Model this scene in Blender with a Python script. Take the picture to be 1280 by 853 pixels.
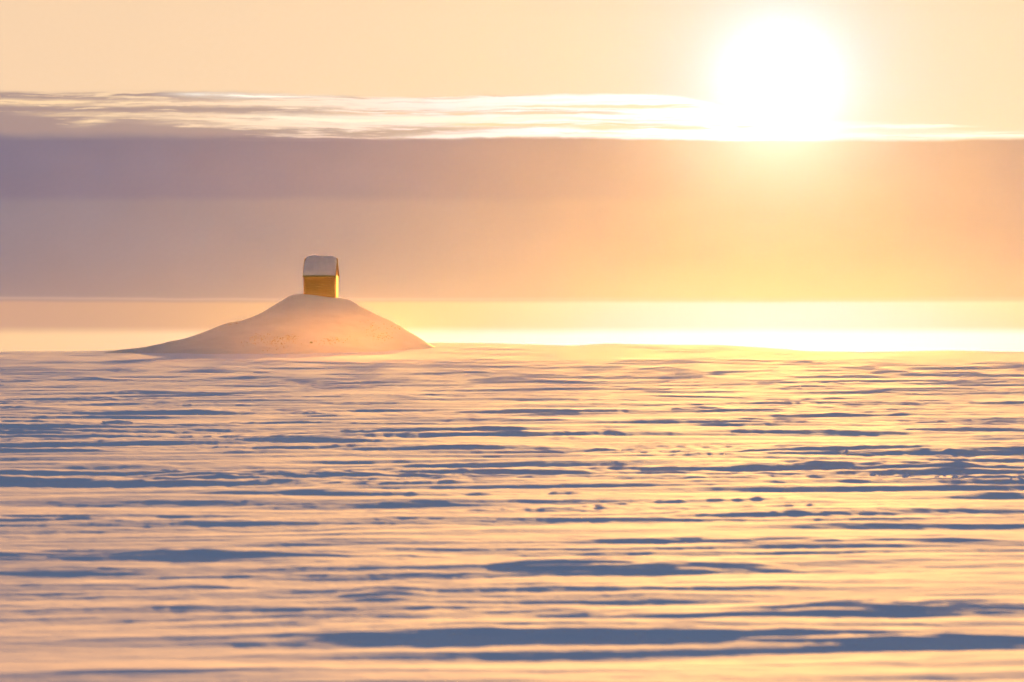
import bpy, bmesh, math, random
import numpy as np

# ------------------------------------------------------------------ clear
for o in list(bpy.data.objects):
    bpy.data.objects.remove(o)
scene = bpy.context.scene
col = scene.collection
R = math.radians
random.seed(7)
RNG = np.random.default_rng(7)

# ------------------------------------------------------------------ camera
EYE = 1.6                     # metres above the snow at the tripod
FPX = 4800.0                  # focal length in photo pixels (135 mm on 36 mm, 1280 px wide)
HY = 443.0                    # photo row of eye level
DEG = FPX * math.pi / 180     # photo pixels per degree
HUT_R = 330.0                 # distance of the cabin

cam = bpy.data.cameras.new('camera')
cam.lens = 135.0
cam.sensor_width = 36.0
cam.clip_start = 0.1
cam.clip_end = 5000.0
cam.dof.use_dof = True
cam.dof.focus_distance = 95.0
cam.dof.aperture_fstop = 4.5
cam_o = bpy.data.objects.new('camera', cam)
cam_o.location = (0, 0, EYE)
cam_o.rotation_euler = (R(90) + math.atan((HY - 426.5) / FPX), 0, 0)
col.objects.link(cam_o)
scene.camera = cam_o


def px(x, y, r):
    """photo pixel + distance along +Y -> world point"""
    return ((x - 640.0) / FPX * r, r, EYE + (HY - y) / FPX * r)


# ------------------------------------------------------------------ light and exposure
SUN_AZ = math.degrees(math.atan((975 - 640) / FPX))     # right of the view axis
SUN_EL = math.degrees(math.atan((HY - 103) / FPX))
SKY_STRENGTH = 0.056
EXPOSURE = 1.84

scene.view_settings.view_transform = 'Standard'
scene.view_settings.look = 'None'
scene.view_settings.gamma = 1.0
scene.view_settings.use_curve_mapping = False
scene.view_settings.exposure = EXPOSURE

sun = bpy.data.lights.new('sun', 'SUN')
sun.energy = 5.0
sun.angle = R(0.53)
sun.color = (1.0, 0.49, 0.09)
sun_o = bpy.data.objects.new('sun', sun)
sdir = (math.sin(R(SUN_AZ)) * math.cos(R(SUN_EL)), math.cos(R(SUN_AZ)) * math.cos(R(SUN_EL)), math.sin(R(SUN_EL)))
from mathutils import Vector
sun_o.rotation_euler = Vector(sdir).to_track_quat('Z', 'Y').to_euler()
sun_o.location = (30, 300, 60)
col.objects.link(sun_o)

scene.cycles.use_denoising = True
scene.cycles.max_bounces = 6
scene.cycles.diffuse_bounces = 3
scene.cycles.glossy_bounces = 2
scene.cycles.volume_bounces = 0
scene.cycles.sample_clamp_indirect = 6.0

# ------------------------------------------------------------------ world: Nishita sky with haze and cloud bank
world = bpy.data.worlds.new('World')
scene.world = world
world.use_nodes = True
NT = world.node_tree
for n in list(NT.nodes):
    NT.nodes.remove(n)


class S:
    """scalar socket with arithmetic"""
    def __init__(self, sock):
        self.s = sock

    def __add__(a, b): return op('ADD', a, b)
    def __radd__(a, b): return op('ADD', b, a)
    def __sub__(a, b): return op('SUBTRACT', a, b)
    def __rsub__(a, b): return op('SUBTRACT', b, a)
    def __mul__(a, b): return op('MULTIPLY', a, b)
    def __rmul__(a, b): return op('MULTIPLY', b, a)
    def __truediv__(a, b): return op('DIVIDE', a, b)
    def __neg__(a): return op('MULTIPLY', a, -1.0)


def op(kind, *args, clamp=False):
    n = NT.nodes.new('ShaderNodeMath')
    n.operation = kind
    n.use_clamp = clamp
    for i, a in enumerate(args):
        if isinstance(a, S):
            NT.links.new(a.s, n.inputs[i])
        else:
            n.inputs[i].default_value = float(a)
    return S(n.outputs[0])


def sstep(x, lo, hi):
    """smoothstep from 0 at lo to 1 at hi (lo may exceed hi)"""
    n = NT.nodes.new('ShaderNodeMapRange')
    n.interpolation_type = 'SMOOTHSTEP'
    flip = lo > hi
    if flip:
        lo, hi = hi, lo
    n.inputs['From Min'].default_value = lo
    n.inputs['From Max'].default_value = hi
    n.inputs['To Min'].default_value = 1.0 if flip else 0.0
    n.inputs['To Max'].default_value = 0.0 if flip else 1.0
    NT.links.new(x.s, n.inputs['Value'])
    return S(n.outputs['Result'])


def exp(x): return op('EXPONENT', x)
def gauss(x): return exp(-(x * x))


def mix(f, a, b):
    """colour mix; a, b colour sockets or tuples"""
    n = NT.nodes.new('ShaderNodeMix')
    n.data_type = 'RGBA'
    n.clamp_factor = True
    if isinstance(f, S):
        NT.links.new(f.s, n.inputs[0])
    else:
        n.inputs[0].default_value = f
    for i, c in ((6, a), (7, b)):
        if isinstance(c, tuple):
            n.inputs[i].default_value = (*c, 1)
        else:
            NT.links.new(c, n.inputs[i])
    return n.outputs[2]


def rgb(r, g, b):
    n = NT.nodes.new('ShaderNodeCombineColor')
    for i, c in enumerate((r, g, b)):
        if isinstance(c, S):
            NT.links.new(c.s, n.inputs[i])
        else:
            n.inputs[i].default_value = c
    return n.outputs[0]


def noise(u, v, su, sv, detail=3, seed=0.0, rough=0.5):
    c = NT.nodes.new('ShaderNodeCombineXYZ')
    NT.links.new((u * su).s, c.inputs[0])
    NT.links.new((v * sv).s, c.inputs[1])
    c.inputs[2].default_value = seed
    n = NT.nodes.new('ShaderNodeTexNoise')
    n.inputs['Scale'].default_value = 1.0
    n.inputs['Detail'].default_value = detail
    n.inputs['Roughness'].default_value = rough
    NT.links.new(c.outputs[0], n.inputs['Vector'])
    return S(n.outputs[0])


def build_world():
    tc = NT.nodes.new('ShaderNodeTexCoord')
    sep = NT.nodes.new('ShaderNodeSeparateXYZ')
    NT.links.new(tc.outputs['Generated'], sep.inputs[0])
    X, Y, Z = (S(sep.outputs[i]) for i in range(3))
    todeg = 180 / math.pi
    u = op('ARCTAN2', X, Y) * todeg                 # azimuth, degrees, clockwise from +Y
    v = op('ARCSINE', Z) * todeg                    # elevation, degrees
    dot = X * sdir[0] + Y * sdir[1] + Z * sdir[2]
    th = op('ARCCOSINE', op('MINIMUM', dot, 0.9999999)) * todeg
    du = u - SUN_AZ

    sky = NT.nodes.new('ShaderNodeTexSky')
    sky.sky_type = 'NISHITA'
    sky.sun_disc = False
    sky.sun_elevation = R(SUN_EL)
    sky.sun_rotation = R(SUN_AZ)
    sky.air_density = 1.0
    sky.dust_density = 1.0
    sky.ozone_density = 2.2

    U = lambda x: (x - 640) / DEG
    V = lambda y: (HY - y) / DEG

    # clear sky above the bank, brightening round the sun (ice-haze aureole)
    e8 = exp(th / -8.0)
    e1 = exp(th / -1.0)
    core = gauss(th / 0.66) * 0.35
    up = rgb(0.90 + 0.15 * e8 + 0.3 * e1 + core,
             0.612 + 0.19 * e8 + core,
             0.40 + 0.10 * e8 + 0.58 * e1 + core)

    # soft warps that keep the cloud edges from being ruled lines
    w1 = (noise(u, v, 0.25, 0.8, 4, 3.1) - 0.5)
    w2 = (noise(u, v, 0.9, 6.0, 4, 7.7, 0.6) - 0.5)
    w3 = (noise(u, v, 3.0, 7.0, 4, 9.2, 0.6) - 0.5)
    vw = v + w1 * 0.20 + w2 * 0.06 + w3 * 0.035

    # cloud bank
    e45 = exp(th / -4.8)
    g25 = gauss(th / 2.5)
    g22 = gauss(th / 1.8)
    soft = noise(u, v, 0.35, 0.9, 3, 11.0)
    soft2 = noise(u, v, 0.9, 1.6, 4, 17.0)
    tone = 0.88 + 0.14 * soft + 0.10 * soft2
    upper_dark = sstep(vw, V(257), V(243)) * sstep(u, 5.0, -4.0)
    tone = tone - 0.16 * upper_dark
    lowdark = sstep(v, V(300), V(372)) * sstep(u, 3.0, -5.0)
    tone = tone - 0.06 * lowdark
    wl = gauss(du / 6.0)
    bank = rgb((0.165 + 0.97 * e45) * tone,
               (0.172 + 0.44 * e45 + 0.26 * g22) * tone,
               (0.256 + 0.28 * g22) * (tone + 0.12 * upper_dark))
    # light from below warms the underside of the bank
    under = exp((v - V(378)) / -0.45)
    bank = mix(op('MULTIPLY', under, 0.30 + 0.3 * wl, clamp=True), bank, rgb(0.58 + 0.2 * wl, 0.33 + 0.30 * wl, 0.25 + 0.1 * wl))

    # bright strips between bank and horizon
    strip1 = rgb(0.58 + 0.3 * wl, 0.335 + 0.38 * wl, 0.248 + 0.46 * wl * wl * wl)
    strip2 = rgb(0.93 + 0.1 * wl, 0.59 + 0.45 * wl, 0.32 + 0.75 * wl)
    vs = v + w1 * 0.05 + w2 * 0.03
    low = mix(sstep(vs, V(421), V(407)), strip2, strip1)
    c = mix(sstep(vs, V(381), V(374)), low, bank)
    # hairline of light along the bank's lower edge
    c = mix(0.30 * gauss((vs - V(374)) / 0.022), c, (0.78, 0.54, 0.42))

    # lit streaks over the bank's upper edge
    left = sstep(u, U(760), U(0))
    te1, te2 = sstep(vw, V(177), V(172)), sstep(vw, V(181), V(164))
    top_edge = te1 + (te2 - te1) * left
    streak = noise(u, vw, 0.40, 12.0, 6, 21.0, 0.6)
    streak2 = noise(u, vw, 1.1, 26.0, 5, 5.0, 0.6)
    gold = rgb(1.0 + 0.3 * wl, 0.70 + 0.45 * wl, 0.40 + 0.85 * wl)
    wisp = rgb(0.40 + 0.5 * wl, 0.28 + 0.38 * wl, 0.265 + 0.16 * wl)
    left = sstep(u, U(760), U(0))
    dens = 0.63 * streak + 0.37 * streak2
    d = sstep(dens - 0.535 + 0.12 * left + 0.10 * sstep(v, V(150), V(175)) * sstep(u, U(420), U(180)), -0.03, 0.06)
    lay = mix(d * sstep(u, U(1000), U(640)), gold, wisp)

    def band(c, x0, x1, y0, y1, half, colour, a=1.0, ex=1.0):
        """long thin cloud from (x0,y0) to (x1,y1), photo pixels turned into sky directions"""
        t = (u - U(x0)) / (U(x1) - U(x0))
        vc = V(y0) + t * (V(y1) - V(y0))
        m = gauss((v + w1 * 0.07 + w2 * 0.06 + w3 * 0.03 - vc) / (half / DEG)) * sstep(streak2 + 0.35 * streak, 0.50, 0.80)
        e = ex
        env = sstep(u, U(x0) - e, U(x0) + e) * sstep(u, U(x1) + e, U(x1) - e)
        return mix(op('MULTIPLY', m * env, a * 1.45, clamp=True), c, colour)

    lay_top = V(121) + 0 * u
    # upper limit of the lit layer: level at left, dropping toward the sun's right
    lim = V(119) - sstep(u, U(820), U(990)) * ((151 - 119) / DEG) - sstep(u, U(1060), U(1260)) * (14 / DEG)
    m_up = sstep(vw - lim, 0.02, -0.05)
    s = mix(m_up * (1.0 - 0.85 * sstep(u, U(940), U(1080))), up, lay)
    s = band(s, -300, 330, 125, 121, 4.0, wisp, 0.95)
    s = band(s, -300, 640, 132, 131, 4.5, gold, 1.0)
    s = band(s, -300, 560, 139, 141, 4.5, wisp, 0.9)
    s = band(s, 480, 760, 142, 143, 2.2, wisp, 0.7)
    s = band(s, -300, 95, 152, 158, 12.0, wisp, 0.9, 0.4)
    s = band(s, 60, 330, 145, 147, 3.2, gold, 0.8, 0.8)
    s = band(s, 95, 140, 157, 152, 4.5, gold, 0.7, 0.35)
    s = band(s, 210, 700, 151, 152, 6.5, gold, 0.9)
    s = band(s, 330, 760, 149, 149, 4.0, (1.1, 0.98, 0.72), 0.8)
    s = band(s, 160, 600, 165, 164, 4.0, wisp, 0.9)
    white = rgb(1.15, 1.05 + 0 * u, 0.88)
    s = band(s, 230, 400, 121, 122, 2.6, white, 0.8, 0.6)
    s = band(s, 560, 830, 126, 127, 3.4, white, 0.9, 0.9)
    s = band(s, 800, 980, 143, 149, 8.0, white, 1.0, 0.8)
    s = band(s, 560, 960, 171, 170, 3.2, white, 0.9, 1.2)
    s = band(s, 1000, 1190, 158, 159, 2.6, white, 0.9, 0.6)
    s = band(s, 960, 1500, 170, 170, 3.2, white, 1.0, 0.8)
    cream = (1.0, 0.80, 0.52)
    s = band(s, 610, 890, 134, 134, 3.0, cream, 1.0, 0.8)
    s = band(s, 560, 820, 156, 158, 3.5, (1.0, 0.74, 0.44), 0.9, 0.8)
    s = band(s, 700, 960, 161, 160, 3.0, cream, 1.0, 0.8)
    s = band(s, 430, 700, 141, 143, 2.0, (0.98, 0.66, 0.42), 0.9, 0.8)
    c = mix(top_edge, c, s)
    # sun glare over the layer
    addn = NT.nodes.new('ShaderNodeMix')
    addn.data_type = 'RGBA'
    addn.blend_type = 'ADD'
    addn.inputs[0].default_value = 1.0
    gl = gauss(th / 1.35)
    disc = sstep(th, 0.50, 0.22) * 3.0 + gauss(th / 0.84) * 0.33
    NT.links.new(c, addn.inputs[6])
    NT.links.new(rgb(gl * 0.22 + disc, gl * 0.17 + disc, gl * 0.2 + disc), addn.inputs[7])
    c = addn.outputs[2]

    # display-linear -> scene units
    k = 1.0 / (SKY_STRENGTH * 2 ** EXPOSURE)
    sc = NT.nodes.new('ShaderNodeMix')
    sc.data_type = 'RGBA'
    sc.blend_type = 'MULTIPLY'
    sc.inputs[0].default_value = 1.0
    sc.inputs[7].default_value = (k, k, k, 1)
    NT.links.new(c, sc.inputs[6])
    c = sc.outputs[2]

    near = sstep(th, 40.0, 12.0)
    c = mix(near, sky.outputs[0], c)
    bg = NT.nodes.new('ShaderNodeBackground')
    bg.inputs['Strength'].default_value = SKY_STRENGTH
    NT.links.new(c, bg.inputs['Color'])
    out = NT.nodes.new('ShaderNodeOutputWorld')
    NT.links.new(bg.outputs[0], out.inputs['Surface'])


build_world()


# ------------------------------------------------------------------ materials
def material(name, colour, rough=0.7, spec=0.3, bumps=(), vary=None, coord='Object'):
    m = bpy.data.materials.new(name)
    m.use_nodes = True
    nt = m.node_tree
    p = nt.nodes['Principled BSDF']
    p.inputs['Base Color'].default_value = (*colour, 1)
    p.inputs['Roughness'].default_value = rough
    p.inputs['Specular IOR Level'].default_value = spec
    tc = nt.nodes.new('ShaderNodeTexCoord')
    last = None
    for scale, dist, strength in bumps:
        mp = nt.nodes.new('ShaderNodeMapping')
        mp.inputs['Scale'].default_value = scale
        nt.links.new(tc.outputs[coord], mp.inputs['Vector'])
        n = nt.nodes.new('ShaderNodeTexNoise')
        n.inputs['Scale'].default_value = 1.0
        n.inputs['Detail'].default_value = 3.0
        nt.links.new(mp.outputs[0], n.inputs['Vector'])
        b = nt.nodes.new('ShaderNodeBump')
        b.inputs['Distance'].default_value = dist
        b.inputs['Strength'].default_value = strength
        nt.links.new(n.outputs[0], b.inputs['Height'])
        if last:
            nt.links.new(last, b.inputs['Normal'])
        last = b.outputs[0]
    if last:
        nt.links.new(last, p.inputs['Normal'])
    if vary:
        scale, dark, light = vary
        mp = nt.nodes.new('ShaderNodeMapping')
        mp.inputs['Scale'].default_value = scale
        nt.links.new(tc.outputs[coord], mp.inputs['Vector'])
        n = nt.nodes.new('ShaderNodeTexNoise')
        n.inputs['Scale'].default_value = 1.0
        n.inputs['Detail'].default_value = 5.0
        nt.links.new(mp.outputs[0], n.inputs['Vector'])
        r = nt.nodes.new('ShaderNodeValToRGB')
        r.color_ramp.elements[0].position = 0.3
        r.color_ramp.elements[1].position = 0.7
        r.color_ramp.elements[0].color = (*dark, 1)
        r.color_ramp.elements[1].color = (*light, 1)
        nt.links.new(n.outputs[0], r.inputs[0])
        nt.links.new(r.outputs[0], p.inputs['Base Color'])
    return m


M_SNOW = material('snow', (0.84, 0.86, 0.90), 0.9, 0.004,
                  bumps=(((2.5, 7.0, 6.0), 0.016, 0.7), ((40, 70, 40), 0.002, 0.5)),
                  vary=((0.8, 1.6, 1.0), (0.90, 0.78, 0.90), (0.95, 0.83, 0.94)))
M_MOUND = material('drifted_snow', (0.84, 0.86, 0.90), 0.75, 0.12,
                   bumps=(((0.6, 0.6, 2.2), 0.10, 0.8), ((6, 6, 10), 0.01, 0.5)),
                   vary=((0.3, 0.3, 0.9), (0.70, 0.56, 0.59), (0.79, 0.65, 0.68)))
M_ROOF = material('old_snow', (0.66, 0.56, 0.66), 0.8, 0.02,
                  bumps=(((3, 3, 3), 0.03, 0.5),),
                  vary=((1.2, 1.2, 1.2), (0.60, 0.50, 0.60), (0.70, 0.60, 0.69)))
M_LOG = material('ochre_timber', (0.5, 0.24, 0.05), 0.7, 0.2,
                 bumps=(((1.5, 30, 30), 0.01, 0.6),),
                 vary=((0.9, 14, 14), (0.60, 0.15, 0.022), (0.76, 0.21, 0.036)))
M_BOARD = material('brown_board', (0.22, 0.11, 0.04), 0.7, 0.2,
                   bumps=(((2, 2, 20), 0.005, 0.5),),
                   vary=((2, 2, 12), (0.20, 0.09, 0.028), (0.34, 0.16, 0.05)))
M_GRASS = material('dry_grass', (0.36, 0.20, 0.07), 0.8, 0.1,
                   vary=((3, 3, 3), (0.36, 0.15, 0.04), (0.54, 0.26, 0.07)))
M_STONE = material('stone', (0.2, 0.14, 0.09), 0.8, 0.2,
                   bumps=(((12, 12, 12), 0.03, 0.8),),
                   vary=((6, 6, 6), (0.14, 0.10, 0.06), (0.26, 0.18, 0.11)))


# ------------------------------------------------------------------ helpers
def tag(o, label=None, cat=None, group=None, kind=None):
    for k, v in (('label', label), ('category', cat), ('group', group), ('kind', kind)):
        if v:
            o[k] = v
    return o


def link_mesh(name, me, mat, parent=None, smooth=True):
    o = bpy.data.objects.new(name, me)
    col.objects.link(o)
    if mat and not me.materials:
        me.materials.append(mat)
    if smooth:
        me.polygons.foreach_set('use_smooth', np.ones(len(me.polygons), dtype=bool))
    if parent:
        o.parent = parent
    return o


def grid_mesh(name, P, wrap=False):
    """P: (rows, cols, 3) -> quad mesh"""
    nr, nc, _ = P.shape
    me = bpy.data.meshes.new(name)
    idx = np.arange(nr * nc, dtype=np.int32).reshape(nr, nc)
    if wrap:
        right = np.roll(idx, -1, axis=1)
        a, b, c, d = idx[:-1], right[:-1], right[1:], idx[1:]
    else:
        a, b, c, d = idx[:-1, :-1], idx[:-1, 1:], idx[1:, 1:], idx[1:, :-1]
    q = np.stack([a, b, c, d], axis=-1).reshape(-1, 4)
    me.vertices.add(nr * nc)
    me.vertices.foreach_set('co', P.reshape(-1).astype(np.float32))
    me.loops.add(q.size)
    me.loops.foreach_set('vertex_index', q.reshape(-1))
    me.polygons.add(len(q))
    me.polygons.foreach_set('loop_start', np.arange(0, q.size, 4, dtype=np.int32))
    me.update(calc_edges=True)
    return me


_T = np.random.default_rng(42).random((512, 512)) * 2 * math.pi
_GX, _GY = np.cos(_T).astype(np.float32), np.sin(_T).astype(np.float32)


def perlin(x, y, seed=0):
    x = (x + 37.71 * seed + 900.3).astype(np.float64)
    y = (y + 91.17 * seed + 411.7).astype(np.float64)
    xi, yi = np.floor(x).astype(np.int64), np.floor(y).astype(np.int64)
    xf, yf = (x - xi).astype(np.float32), (y - yi).astype(np.float32)
    sx = xf * xf * xf * (xf * (xf * 6 - 15) + 10)
    sy = yf * yf * yf * (yf * (yf * 6 - 15) + 10)

    def g(ix, iy, fx, fy):
        ix, iy = ix & 511, iy & 511
        return _GX[ix, iy] * fx + _GY[ix, iy] * fy
    n00 = g(xi, yi, xf, yf)
    n10 = g(xi + 1, yi, xf - 1, yf)
    n01 = g(xi, yi + 1, xf, yf - 1)
    n11 = g(xi + 1, yi + 1, xf - 1, yf - 1)
    a = n00 + sx * (n10 - n00)
    b = n01 + sx * (n11 - n01)
    return 1.414 * (a + sy * (b - a))


def smooth(x, lo, hi):
    t = np.clip((x - lo) / (hi - lo), 0, 1)
    return t * t * (3 - 2 * t)


# ------------------------------------------------------------------ ground
SLOPE = 1.75 / 365.0


def ground_r(y):
    """distance at which the mean ground shows at photo row y"""
    return EYE / ((y - HY) / FPX + SLOPE)


# broad drifts read off the photograph: x0, x1, crest row, shadow foot row
DRIFTS = [
    (350, 1420, 783, 803), (610, 1000, 698, 713), (408, 545, 730, 753), (150, 352, 729, 740),
    (-160, 570, 680, 703), (-140, 235, 706, 717), (-120, 205, 641, 656), (600, 1400, 666, 684),
    (655, 765, 751, 768), (750, 1110, 757, 774), (900, 1400, 744, 768), (170, 590, 588, 604),
    (880, 1230, 573, 586), (1040, 1400, 815, 826), (-60, 420, 837, 848), (395, 475, 657, 664),
    (560, 800, 521, 529), (600, 840, 588, 596), (-80, 160, 562, 568), (-80, 220, 578, 585),
    (340, 560, 613, 621), (300, 700, 625, 634), (620, 900, 705, 716), (-40, 190, 600, 607),
    (120, 300, 612, 617), (1180, 1300, 617, 624), (620, 780, 646, 651),
    (-60, 60, 735, 742), (980, 1180, 838, 846), (780, 1000, 600, 606), (690, 900, 562, 569),
    (900, 1300, 515, 522), (1010, 1200, 538, 545), (400, 640, 514, 522), (80, 190, 494, 503),
    (480, 620, 655, 660), (960, 1300, 720, 726), (240, 520, 748, 752), (900, 1060, 626, 631),
]


def macro(x, y):
    r = np.hypot(x, y)
    sx = 640 + FPX * x / np.maximum(y, 1.0)           # bearing, as photo column
    z = SLOPE * np.clip(r, 0, 365)
    # low swell along the far crest, right of the mound
    hx = np.interp(sx, [-400, 100, 350, 480, 545, 620, 690, 725, 760, 820, 900, 960, 1010, 1080, 1190, 1260, 1500],
                   [0.0, 0.1, 0.3, 0.55, 0.92, 0.82, 0.62, 0.60, 0.76, 0.68, 0.66, 0.42, 0.10, 0.03, 0.16, 0.02, 0.0])
    z = z + hx * smooth(r, 290, 354)
    # beyond the crest the field falls away
    z = z - 6.0 * smooth(r, 366, 440)
    return z


def ground_z(x, y, fine=True):
    r = np.hypot(x, y)
    z = macro(x, y)
    # wind lies a little oblique to the view
    c, s = math.cos(R(7)), math.sin(R(7))
    xr, yr = x * c + y * s, -x * s + y * c
    warp = perlin(xr / 5.0, yr / 4.0, 1)
    xw, yw = xr + 1.2 * warp, yr + 0.3 * perlin(xr / 4.0, yr / 3.0, 2)
    near = smooth(r, 26, 44)                      # the nearest snow is smoother
    far = smooth(r, 70, 160)
    smoothhill = 1.0 - 0.6 * smooth(r, 235, 270)
    patch = smooth(perlin(xr / 9.0, yr / 6.0, 3), -0.35, 0.45)

    n1 = perlin(xw / 8.0, yw / 2.7, 4)
    drift = np.maximum(0.0, 0.55 - np.abs(n1)) ** 1.5          # long ridges
    n2 = perlin(xw / 4.6, yw / 1.35, 5)
    n3 = perlin(xw / 3.2, yw / 0.62, 6)
    n4 = perlin(xw / 1.3, yw / 0.27, 7)
    n5 = perlin(xw / 0.26, yw / 0.10, 18)
    a = (0.50 + 0.50 * near) * (0.40 + 0.60 * patch) * smoothhill
    h = 0.10 * drift * (0.25 + 0.75 * near) + 0.055 * n2 * a * (1 + 0.5 * far) + 0.040 * n3 * a + 0.017 * n4 * a + 0.0045 * n5 * a * (1 + 0.8 * near)
    h += 0.0045 * a * smooth(r, 32, 50) * perlin(xr / 0.30, yr / 0.34, 20)
    # small grooves cut by the wind: they fray the edges of the drifts
    h += (0.0065 * perlin(x / 0.16, y / 0.55, 21) + 0.0028 * perlin(x / 0.06, y / 0.22, 22)) * (0.35 + 0.65 * patch) * (0.45 + 0.55 * near) * (1 - smooth(r, 110, 170))
    # broad swells
    h += 0.05 * perlin(xr / 14.0, yr / 7.0, 8) * (0.4 + 0.6 * near)
    h += 0.14 * far * smoothhill * perlin(xr / 34.0, yr / 17.0, 9)
    h += 0.05 * far * perlin(xr / 9.0, yr / 4.0, 10) * smoothhill
    # broken crust: thin lines of rubble
    rub = np.exp(-(perlin(xr / 9.0, yr / 3.2, 11) / 0.035) ** 2) * smooth(perlin(xr / 6.0, yr / 9.0, 12), 0.10, 0.35)
    rub *= smooth(r, 30, 38)
    if rub.max() > 0:
        h += rub * (0.03 * np.abs(perlin(x / 0.32, y / 0.4, 13)) + 0.022 * np.maximum(0, perlin(x / 0.13, y / 0.2, 14)))

    # the broad drifts
    for i, (x0, x1, yt, yb) in enumerate(DRIFTS):
        t = yb - yt
        r0 = ground_r(yb + 0.0)
        hh = t / (FPX / r0 + 14.0 * EYE * FPX / r0 ** 2) * (0.56 if x1 - x0 > 200 else 0.5)
        rc = r0 + hh * 13.0
        xc0, xc1 = (x0 - 640) / FPX * rc, (x1 - 640) / FPX * rc
        m = (np.abs(y - rc) < 4.0 + 20 * hh) & (x > xc0 - 1.0) & (x < xc1 + 1.0)
        if not m.any():
            continue
        xx, yy = x[m], y[m]
        L = xc1 - xc0
        q = (xx - xc0) / L
        env = np.clip(4 * q * (1 - q), 0, 1) ** (0.7 if L > 1.2 else 1.5)
        wob = 0.22 * perlin(xx / 1.3, xx * 0 + 3.3 * i, 15) + 0.05 * perlin(xx / 0.35, xx * 0 + 1.7 * i, 16)
        env = env * (0.95 + 0.7 * perlin(xx / 1.1, yy / 0.5, 17) + 0.5 * perlin(xx / 0.5, yy / 0.12, 19))
        d = yy - rc - wob - (q - 0.5) * L * 0.05
        w_near, w_far = 10.0 * hh + 0.10, 14.0 * hh + 0.25
        g = np.where(d < 0, np.exp(-np.abs(d / w_near) ** 1.6), np.exp(-np.abs(d / w_far) ** 1.1))
        h[m] += hh * env * g
    return z + h * smooth(-r, -435, -380)


def build_ground():
    # rings: spacing follows what a lens at the tripod resolves
    rs = [0.5, 2, 4, 6, 8, 10, 11, 12, 12.8]
    r = 13.2
    while r < 372:
        rs.append(r)
        dr = 0.55 * r * r / (EYE * FPX * 0.8)
        r += min(dr, 0.30 if r < 150 else 0.42)
    while r < 430:
        rs.append(r)
        r += 6 + (r - 372) * 0.05
    rs.append(440.0)
    rs = np.array(rs)
    az = list(np.linspace(-8.8, 8.8, 700))
    a, st = 8.8, 0.05
    side = []
    while a < 178:
        st = min(st * 1.12, 8.0)
        a += st
        if a < 178:
            side.append(a)
    az = np.array([-s for s in side[::-1]] + az + side) * math.pi / 180
    rr, aa = np.meshgrid(rs, az, indexing='ij')
    x, y = rr * np.sin(aa), rr * np.cos(aa)
    z = ground_z(x, y)
    P = np.stack([x, y, z], axis=-1)
    P[0] = P[0].mean(axis=0)
    me = grid_mesh('ground', P[:, ::-1], wrap=True)
    o = link_mesh('ground', me, M_SNOW)
    tag(o, 'wind-rippled snow field glowing orange in low sunlight', kind='structure')
    return o


build_ground()


# ------------------------------------------------------------------ mound
MX, MY = (401 - 640) / FPX * HUT_R, HUT_R
KM = HUT_R / FPX                       # metres per photo pixel at the cabin
_prof = [(90, 446), (150, 438.5), (200, 431), (240, 420), (280, 406.5), (310, 399), (330, 389.5), (350, 377.5), (362, 370),
         (370, 368), (379, 368.3), (390, 369.5), (401, 370.5), (415, 372), (428, 373), (439, 375), (448, 381.5), (470, 392.5),
         (500, 408.5), (525, 422.5), (540, 432), (570, 441), (640, 447)]
_px = np.array([(p[0] - 401) * KM for p in _prof])
_pz = np.array([EYE + (HY - p[1]) * KM for p in _prof])


def mound_z(x, y):
    """height of the mound at offsets from its centre"""
    ky = np.where(y < 0, 1.25, 1.5)
    r = np.hypot(x, y * ky)
    w = 0.5 * (1 + x / np.maximum(r, 1e-6))
    w = w * w * (3 - 2 * w)
    z = w * np.interp(r, _px, _pz) + (1 - w) * np.interp(-r, _px, _pz)
    wx, wy = x + MX, y + MY
    rough = smooth(r, 2.5, 6.0)
    z = z + rough * (0.15 * perlin(wx / 3.5, wy / 3.0, 31) + 0.08 * perlin(wx / 1.2, wy / 1.2, 32)) + 0.02 * perlin(wx / 0.6, wy / 0.6, 33)
    return z


def build_mound():
    xs = np.linspace(-22, 18, 260)
    ys = np.linspace(-17, 15, 180)
    yy, xx = np.meshgrid(ys, xs, indexing='ij')
    z = mound_z(xx, yy)
    # soften the polyline profile
    for _ in range(4):
        zp = np.pad(z, 1, mode='edge')
        z = (zp[:-2, 1:-1] + zp[2:, 1:-1] + zp[1:-1, :-2] + zp[1:-1, 2:] + 2 * z) / 6
    edge = np.minimum.reduce([xx + 22, 18 - xx, yy + 17, 15 - yy])
    z = z - 2.0 * (1 - smooth(edge, 0, 3.0))
    P = np.stack([xx + MX, yy + MY, z], axis=-1)
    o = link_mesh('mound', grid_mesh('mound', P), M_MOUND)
    tag(o, 'tall snow-covered mound with small flat top under the cabin', kind='structure')
    return o


build_mound()


def on_mound(x, y):
    return float(mound_z(np.array([x]), np.array([y]))[0])


# ------------------------------------------------------------------ cabin
def prism(name, mat, parent, outline, length, axis='X', bevel=0.0, smooth_=False):
    """extrude an outline (two coords) along an axis, centred"""
    bm = bmesh.new()
    ring = []
    for s_ in (-0.5, 0.5):
        vs = []
        for a, b in outline:
            if axis == 'X':
                vs.append(bm.verts.new((s_ * length, a, b)))
            else:
                vs.append(bm.verts.new((a, s_ * length, b)))
        ring.append(vs)
    bm.faces.new(ring[0])
    bm.faces.new(ring[1][::-1])
    n = len(outline)
    for i in range(n):
        bm.faces.new((ring[0][i], ring[1][i], ring[1][(i + 1) % n], ring[0][(i + 1) % n]))
    bmesh.ops.recalc_face_normals(bm, faces=bm.faces)
    if bevel:
        bmesh.ops.bevel(bm, geom=list(bm.edges), offset=bevel, segments=2, affect='EDGES')
    me = bpy.data.meshes.new(name)
    bm.to_mesh(me)
    bm.free()
    return link_mesh(name, me, mat, parent, smooth_)


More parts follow.
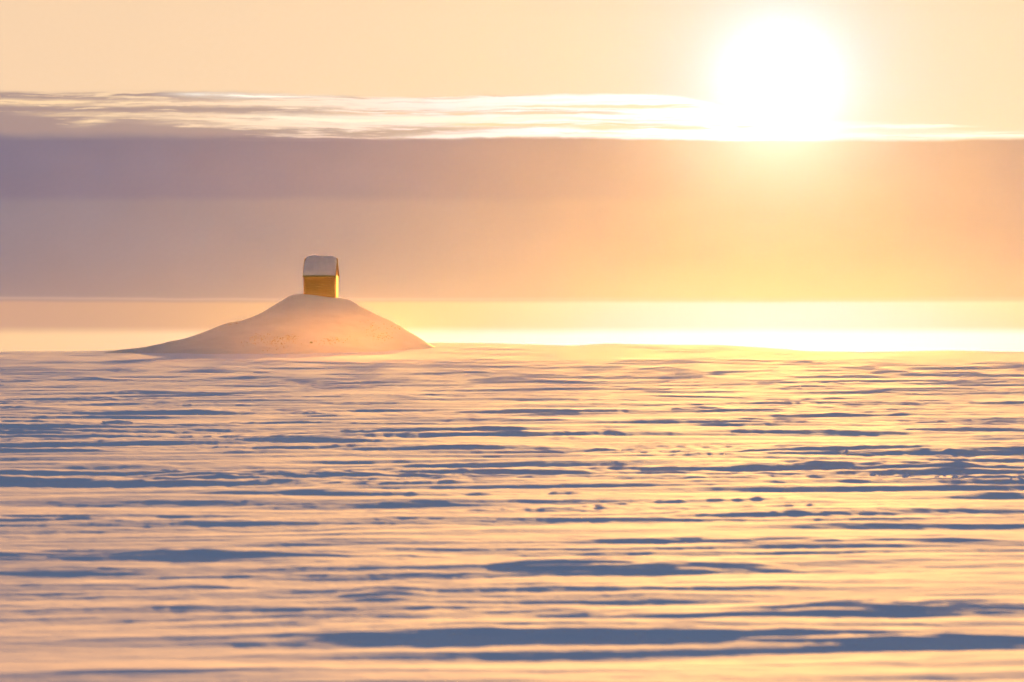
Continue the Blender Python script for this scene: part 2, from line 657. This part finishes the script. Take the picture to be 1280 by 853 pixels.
def build_cabin():
    base = EYE + (HY - 374.5) * KM
    root = bpy.data.objects.new('cabin', None)
    root.location = (MX + 0.02, MY + 0.2, base)
    root.rotation_euler = (0, 0, R(-4.0))
    col.objects.link(root)
    tag(root, 'small ochre log cabin with snow-covered gable roof on top of the mound', 'cabin')
    W, D = 2.46, 2.5             # wall length along the eaves, depth
    n, dia = 11, 0.188           # courses of logs
    oct_ = [(0.5 * dia * math.cos(R(a)), 0.5 * dia * 1.06 * math.sin(R(a))) for a in range(0, 360, 30)]

    def log(length, axis, loc, share={}):
        key = (round(length, 3), axis)
        if key in share:
            o = share[key].copy()
            col.objects.link(o)
            o.parent = root
        else:
            o = prism('log', M_LOG, root, oct_, length, axis, smooth_=True)
            share[key] = o
        o.location = loc
        return o
    for i in range(n):
        z = dia * (i + 0.5) - 0.08
        for s_ in (-1, 1):
            log(W + 0.24, 'X', (0, s_ * D / 2, z))
            log(D + 0.24, 'Y', (s_ * W / 2, 0, z + dia / 2))
    top = dia * n - 0.08
    # gable boards, each its own plank
    ridge_h = 1.36
    half = D / 2 + 0.02
    nb = 8
    for s_ in (-1, 1):
        for k in range(nb):
            y0, y1 = -half + 2 * half * k / nb + 0.006, -half + 2 * half * (k + 1) / nb - 0.006
            f = lambda yv: top + 0.1 + ridge_h * (1 - abs(yv) / half) - 0.03
            pts = [(y0, top + 0.10), (y1, top + 0.10), (y1, max(f(y1), top + 0.12)), (y0, max(f(y0), top + 0.12))]
            b = prism('gable_board', M_LOG, root, pts, 0.035, 'X')
            b.location.x = s_ * (W / 2 + 0.02 + 0.003 * (k % 2))
    # roof
    ov, eave = 0.16, 0.20
    pitch = math.atan2(ridge_h, half)
    roof_o = bpy.data.objects.new('roof', None)
    roof_o.parent = root
    col.objects.link(roof_o)
    RL = W + 2 * ov
    slope_len = (half + eave) / math.cos(pitch)
    apex = top + 0.1 + ridge_h + 0.02
    for s_ in (-1, 1):
        # roof deck
        ang = pitch
        ye, ze = s_ * (half + eave), apex - (half + eave) * math.tan(pitch)
        th_ = 0.05
        nx, nz = s_ * math.sin(pitch), math.cos(pitch)
        pts = [(0, apex), (ye, ze), (ye + nx * th_, ze + nz * th_), (0, apex + th_ / math.cos(pitch))]
        prism('roof_deck', M_BOARD, roof_o, pts, RL, 'X')
        # bargeboards at both gables
        for e in (-1, 1):
            o1, o2 = -0.13, 0.10
            pts = [(s_ * 0.002, apex + o1), (ye + s_ * 0.04, ze + o1 - 0.035), (ye + s_ * 0.04, ze + o2 - 0.04), (s_ * 0.002, apex + o2)]
            b = prism('bargeboard', M_BOARD, roof_o, pts, 0.04, 'X')
            b.location.x = e * (RL / 2 + 0.022)
    # snow lying over the ridge: one rounded blanket
    nu, nv = 44, 48
    u = np.linspace(-1, 1, nu)
    w = np.linspace(-1, 1, nv)
    ww, uu = np.meshgrid(w, u, indexing='ij')
    hx = RL / 2 - 0.01
    x = uu * hx
    y = ww * (half + eave + 0.02)
    roofz = apex + 0.05 - np.sqrt(y * y + 0.05) * math.tan(pitch) * 0.985 + 0.16
    ends = np.clip(1 - np.abs(uu) ** 7, 0, 1) * np.clip(1 - np.abs(ww) ** 12, 0, 1)
    thick = 0.30 * ends ** 0.5 * (1 + 0.2 * perlin(x / 1.1, y / 1.1, 51)) + 0.05 * perlin(x / 0.5, y / 0.5, 52) * ends
    thick += 0.05 * np.exp(-((x + 0.5) / 0.35) ** 2) * np.exp(-(y / 0.3) ** 2)
    upper = roofz + thick
    upper -= 0.10 * smooth(np.abs(uu), 0.80, 1.0) * np.exp(-(y / 0.5) ** 2)
    lower = roofz - 0.06
    P = np.concatenate([np.stack([x, y, upper], -1), np.stack([x, y, lower], -1)[::-1]], axis=0)
    me = grid_mesh('snow_cover', P)
    bm = bmesh.new()
    bm.from_mesh(me)
    bmesh.ops.remove_doubles(bm, verts=bm.verts, dist=0.0005)
    bmesh.ops.holes_fill(bm, edges=[e for e in bm.edges if e.is_boundary], sides=0)
    bmesh.ops.recalc_face_normals(bm, faces=bm.faces)
    bm.to_mesh(me)
    bm.free()
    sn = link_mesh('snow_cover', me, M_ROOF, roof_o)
    sn['label'] = 'thick rounded blanket of snow on the roof'
    return root


build_cabin()


# ------------------------------------------------------------------ dry grass and a stone on the mound
def mound_point(pxx, pxy):
    """where the sight line through a photo pixel meets the front of the mound (offsets)"""
    dx, dz = (pxx - 640) / FPX, (HY - pxy) / FPX
    r = HUT_R - 17 + np.arange(500) * 0.036
    hit = np.nonzero(EYE + dz * r <= mound_z(dx * r - MX, r - MY))[0]
    if len(hit):
        r = r[hit[0]]
        return float(dx * r - MX), float(r - MY)
    return None


def build_grass():
    clusters = [(345, 427, 17, 6, 95), (361, 422, 9, 3, 40), (326, 424, 12, 5, 28), (408, 426, 14, 4, 42), (466, 410, 9, 6, 26),
                (476, 421, 12, 5, 40), (290, 405, 9, 2, 22), (497, 410, 10, 2, 18), (310, 431, 10, 3, 10), (430, 424, 14, 5, 14)]
    bm = bmesh.new()
    rnd = random.Random(5)
    for cx, cy, sx, sy, n in clusters:
        for _ in range(n):
            p = mound_point(cx + rnd.gauss(0, sx * 0.75), cy + rnd.gauss(0, sy * 0.75))
            if not p:
                continue
            x, y = p
            z = on_mound(x, y) - 0.03
            for _b in range(rnd.randint(2, 5)):
                a = rnd.uniform(0, 6.28)
                L, wd = rnd.uniform(0.06, 0.15), rnd.uniform(0.010, 0.024)
                ox, oy = rnd.gauss(0, 0.035), rnd.gauss(0, 0.035)
                ex, ey = ox + math.cos(a) * L * 0.6, oy + math.sin(a) * L * 0.6
                ca, sa = -math.sin(a) * wd, math.cos(a) * wd
                v = [bm.verts.new((MX + x + q[0], MY + y + q[1], z + q[2])) for q in
                     ((ox - ca, oy - sa, 0), (ox + ca, oy + sa, 0), (ex + ca * 0.3, ey + sa * 0.3, L), (ox, oy, L * 0.35))]
                bm.faces.new((v[0], v[1], v[2]))
                bm.faces.new((v[1], v[3], v[2]))
                bm.faces.new((v[3], v[0], v[2]))
    me = bpy.data.meshes.new('dry_grass')
    bm.to_mesh(me)
    bm.free()
    o = link_mesh('dry_grass', me, M_GRASS, smooth=False)
    tag(o, 'tawny dry grass tips poking through the snow on the mound flank', 'grass', kind='stuff')


build_grass()


def lump(name, mat, loc, size, seed, peak=0.0, label=None, cat=None, group=None):
    bm = bmesh.new()
    bmesh.ops.create_icosphere(bm, subdivisions=3, radius=1.0)
    co = np.array([v.co for v in bm.verts])
    n = 0.30 * perlin(co[:, 0] * 1.3 + co[:, 2], co[:, 1] * 1.3 - co[:, 2] * 0.7, seed) + 0.16 * perlin(co[:, 0] * 3.1 + co[:, 2] * 2, co[:, 1] * 3.1, seed + 3)
    for v, k in zip(bm.verts, n):
        f = 1 + k
        zz = v.co.z
        v.co.x *= size[0] * f
        v.co.y *= size[1] * f
        v.co.z *= size[2] * f
        if peak and zz > 0:
            v.co.z += peak * size[2] * max(0, zz) ** 6
            v.co.x *= 1 - 0.5 * zz
    me = bpy.data.meshes.new(name)
    bm.to_mesh(me)
    bm.free()
    o = link_mesh(name, me, mat)
    o.location = loc
    tag(o, label, cat, group)
    return o


p = mound_point(389, 429)
lump('stone', M_STONE, (MX + p[0], MY + p[1], on_mound(*p) + 0.02), (0.13, 0.12, 0.10), 61,
     label='single dark stone showing through the snow on the front of the mound', cat='stone')


def ground_point(x, y):
    r = ground_r(y)
    gx = (x - 640) / FPX * r
    return gx, r, float(ground_z(np.array([gx]), np.array([r]))[0])


g = ground_point(1058, 571)
lump('snow_lump', M_SNOW, (g[0], g[1], g[2] + 0.01), (0.11, 0.12, 0.022), 71, 1.5,
     'pointed lump of snow with a raised tip standing on the field', 'snow lump')
g = ground_point(1068, 572)
lump('snow_lump', M_SNOW, (g[0] + 0.05, g[1], g[2]), (0.20, 0.15, 0.03), 74, 0,
     'low rounded snow lump tapering away beside the pointed lump', 'snow lump')
g = ground_point(146, 530)
lump('snow_lump', M_SNOW, (g[0], g[1], g[2]), (0.26, 0.4, 0.07), 77, 0,
     'small isolated cone-shaped hump of snow on the rippled field', 'snow lump')
rnd = random.Random(11)
for i, (x, y) in enumerate([(1092, 591), (1100, 592), (1109, 593), (1118, 592.5), (1127, 593), (1137, 593), (1145, 594.5), (1172, 594),
                            (1181, 595), (1190, 595.5), (1243, 600), (1252, 601), (1260, 602), (1271, 602.5), (1232, 600), (1206, 597)]):
    g = ground_point(x + rnd.uniform(-4, 4), y + 1 + rnd.uniform(-2.5, 2.5))
    s_ = rnd.uniform(0.012, 0.030)
    lump('crust_chunk', M_SNOW, (g[0], g[1], g[2] + s_ * 0.3), (s_ * rnd.uniform(0.9, 1.7), s_ * 1.2, s_ * 0.9), 80 + i, 0,
         'small broken chunk of snow crust in the ragged line of rubble', 'snow chunk', 'chunks of broken snow crust')


# ------------------------------------------------------------------ haze: thin sunlit air over the field
def build_haze():
    bm = bmesh.new()
    bmesh.ops.create_cube(bm, size=1.0)
    me = bpy.data.meshes.new('haze')
    for v in bm.verts:
        v.co = (v.co.x * 910, v.co.y * 910, (v.co.z + 0.5) * 18.4 - 8.0)
    bm.to_mesh(me)
    bm.free()
    m = bpy.data.materials.new('haze')
    m.use_nodes = True
    nt = m.node_tree
    nt.nodes.remove(nt.nodes['Principled BSDF'])
    pv = nt.nodes.new('ShaderNodeVolumePrincipled')
    pv.inputs['Color'].default_value = (1.0, 0.88, 0.78, 1)
    pv.inputs['Density'].default_value = 0.000009
    pv.inputs['Anisotropy'].default_value = 0.9
    nt.links.new(pv.outputs[0], nt.nodes['Material Output'].inputs['Volume'])
    o = link_mesh('haze', me, m, smooth=False)
    tag(o, 'thin sunlit haze lying over the snow field', 'haze', kind='stuff')


build_haze()


def build_spindrift():
    """snow blown off the field, hanging in the sunlit air in front of the mound and along the crest"""
    x0, x1, y0, y1, z0, z1 = -26.0, 34.0, 185.0, 262.0, -0.4, 7.6
    bm = bmesh.new()
    bmesh.ops.create_cube(bm, size=1.0)
    for v in bm.verts:
        v.co = ((x0 + x1) / 2 + v.co.x * (x1 - x0), (y0 + y1) / 2 + v.co.y * (y1 - y0), (z0 + z1) / 2 + v.co.z * (z1 - z0))
    me = bpy.data.meshes.new('spindrift')
    bm.to_mesh(me)
    bm.free()
    m = bpy.data.materials.new('spindrift')
    m.use_nodes = True
    global NT
    keep, NT = NT, m.node_tree
    NT.nodes.remove(NT.nodes['Principled BSDF'])
    tc = NT.nodes.new('ShaderNodeTexCoord')
    sp = NT.nodes.new('ShaderNodeSeparateXYZ')
    NT.links.new(tc.outputs['Object'], sp.inputs[0])
    x, y, z = (S(sp.outputs[i]) for i in range(3))
    yf = gauss((y - 225.0) / 20.0)
    puff = gauss((x + 8.6) / 3.3) * gauss((z - 2.7) / 1.5)
    wide = gauss((x + 11.5) / 7.0) * gauss((z - 2.4) / 1.9)
    low = sstep(x, -14.0, -2.0) * sstep(x, 33.0, 16.0) * gauss((z - 1.1) / 0.75)
    dens = yf * (puff * 0.65 + wide * 1.0 + low * 0.10)
    edge = sstep(x, x0, x0 + 5) * sstep(x, x1, x1 - 5) * sstep(y, y0, y0 + 10) * sstep(y, y1, y1 - 10) * sstep(z, z1, z1 - 1.5)
    pv = NT.nodes.new('ShaderNodeVolumePrincipled')
    pv.inputs['Color'].default_value = (1.0, 0.70, 0.60, 1)
    pv.inputs['Anisotropy'].default_value = 0.9
    NT.links.new((dens * edge * 0.00030).s, pv.inputs['Density'])
    NT.links.new(pv.outputs[0], NT.nodes['Material Output'].inputs['Volume'])
    NT = keep
    o = link_mesh('spindrift', me, m, smooth=False)
    tag(o, 'faint glowing veil of blown snow hanging in front of the mound', 'blown snow', kind='stuff')


build_spindrift()
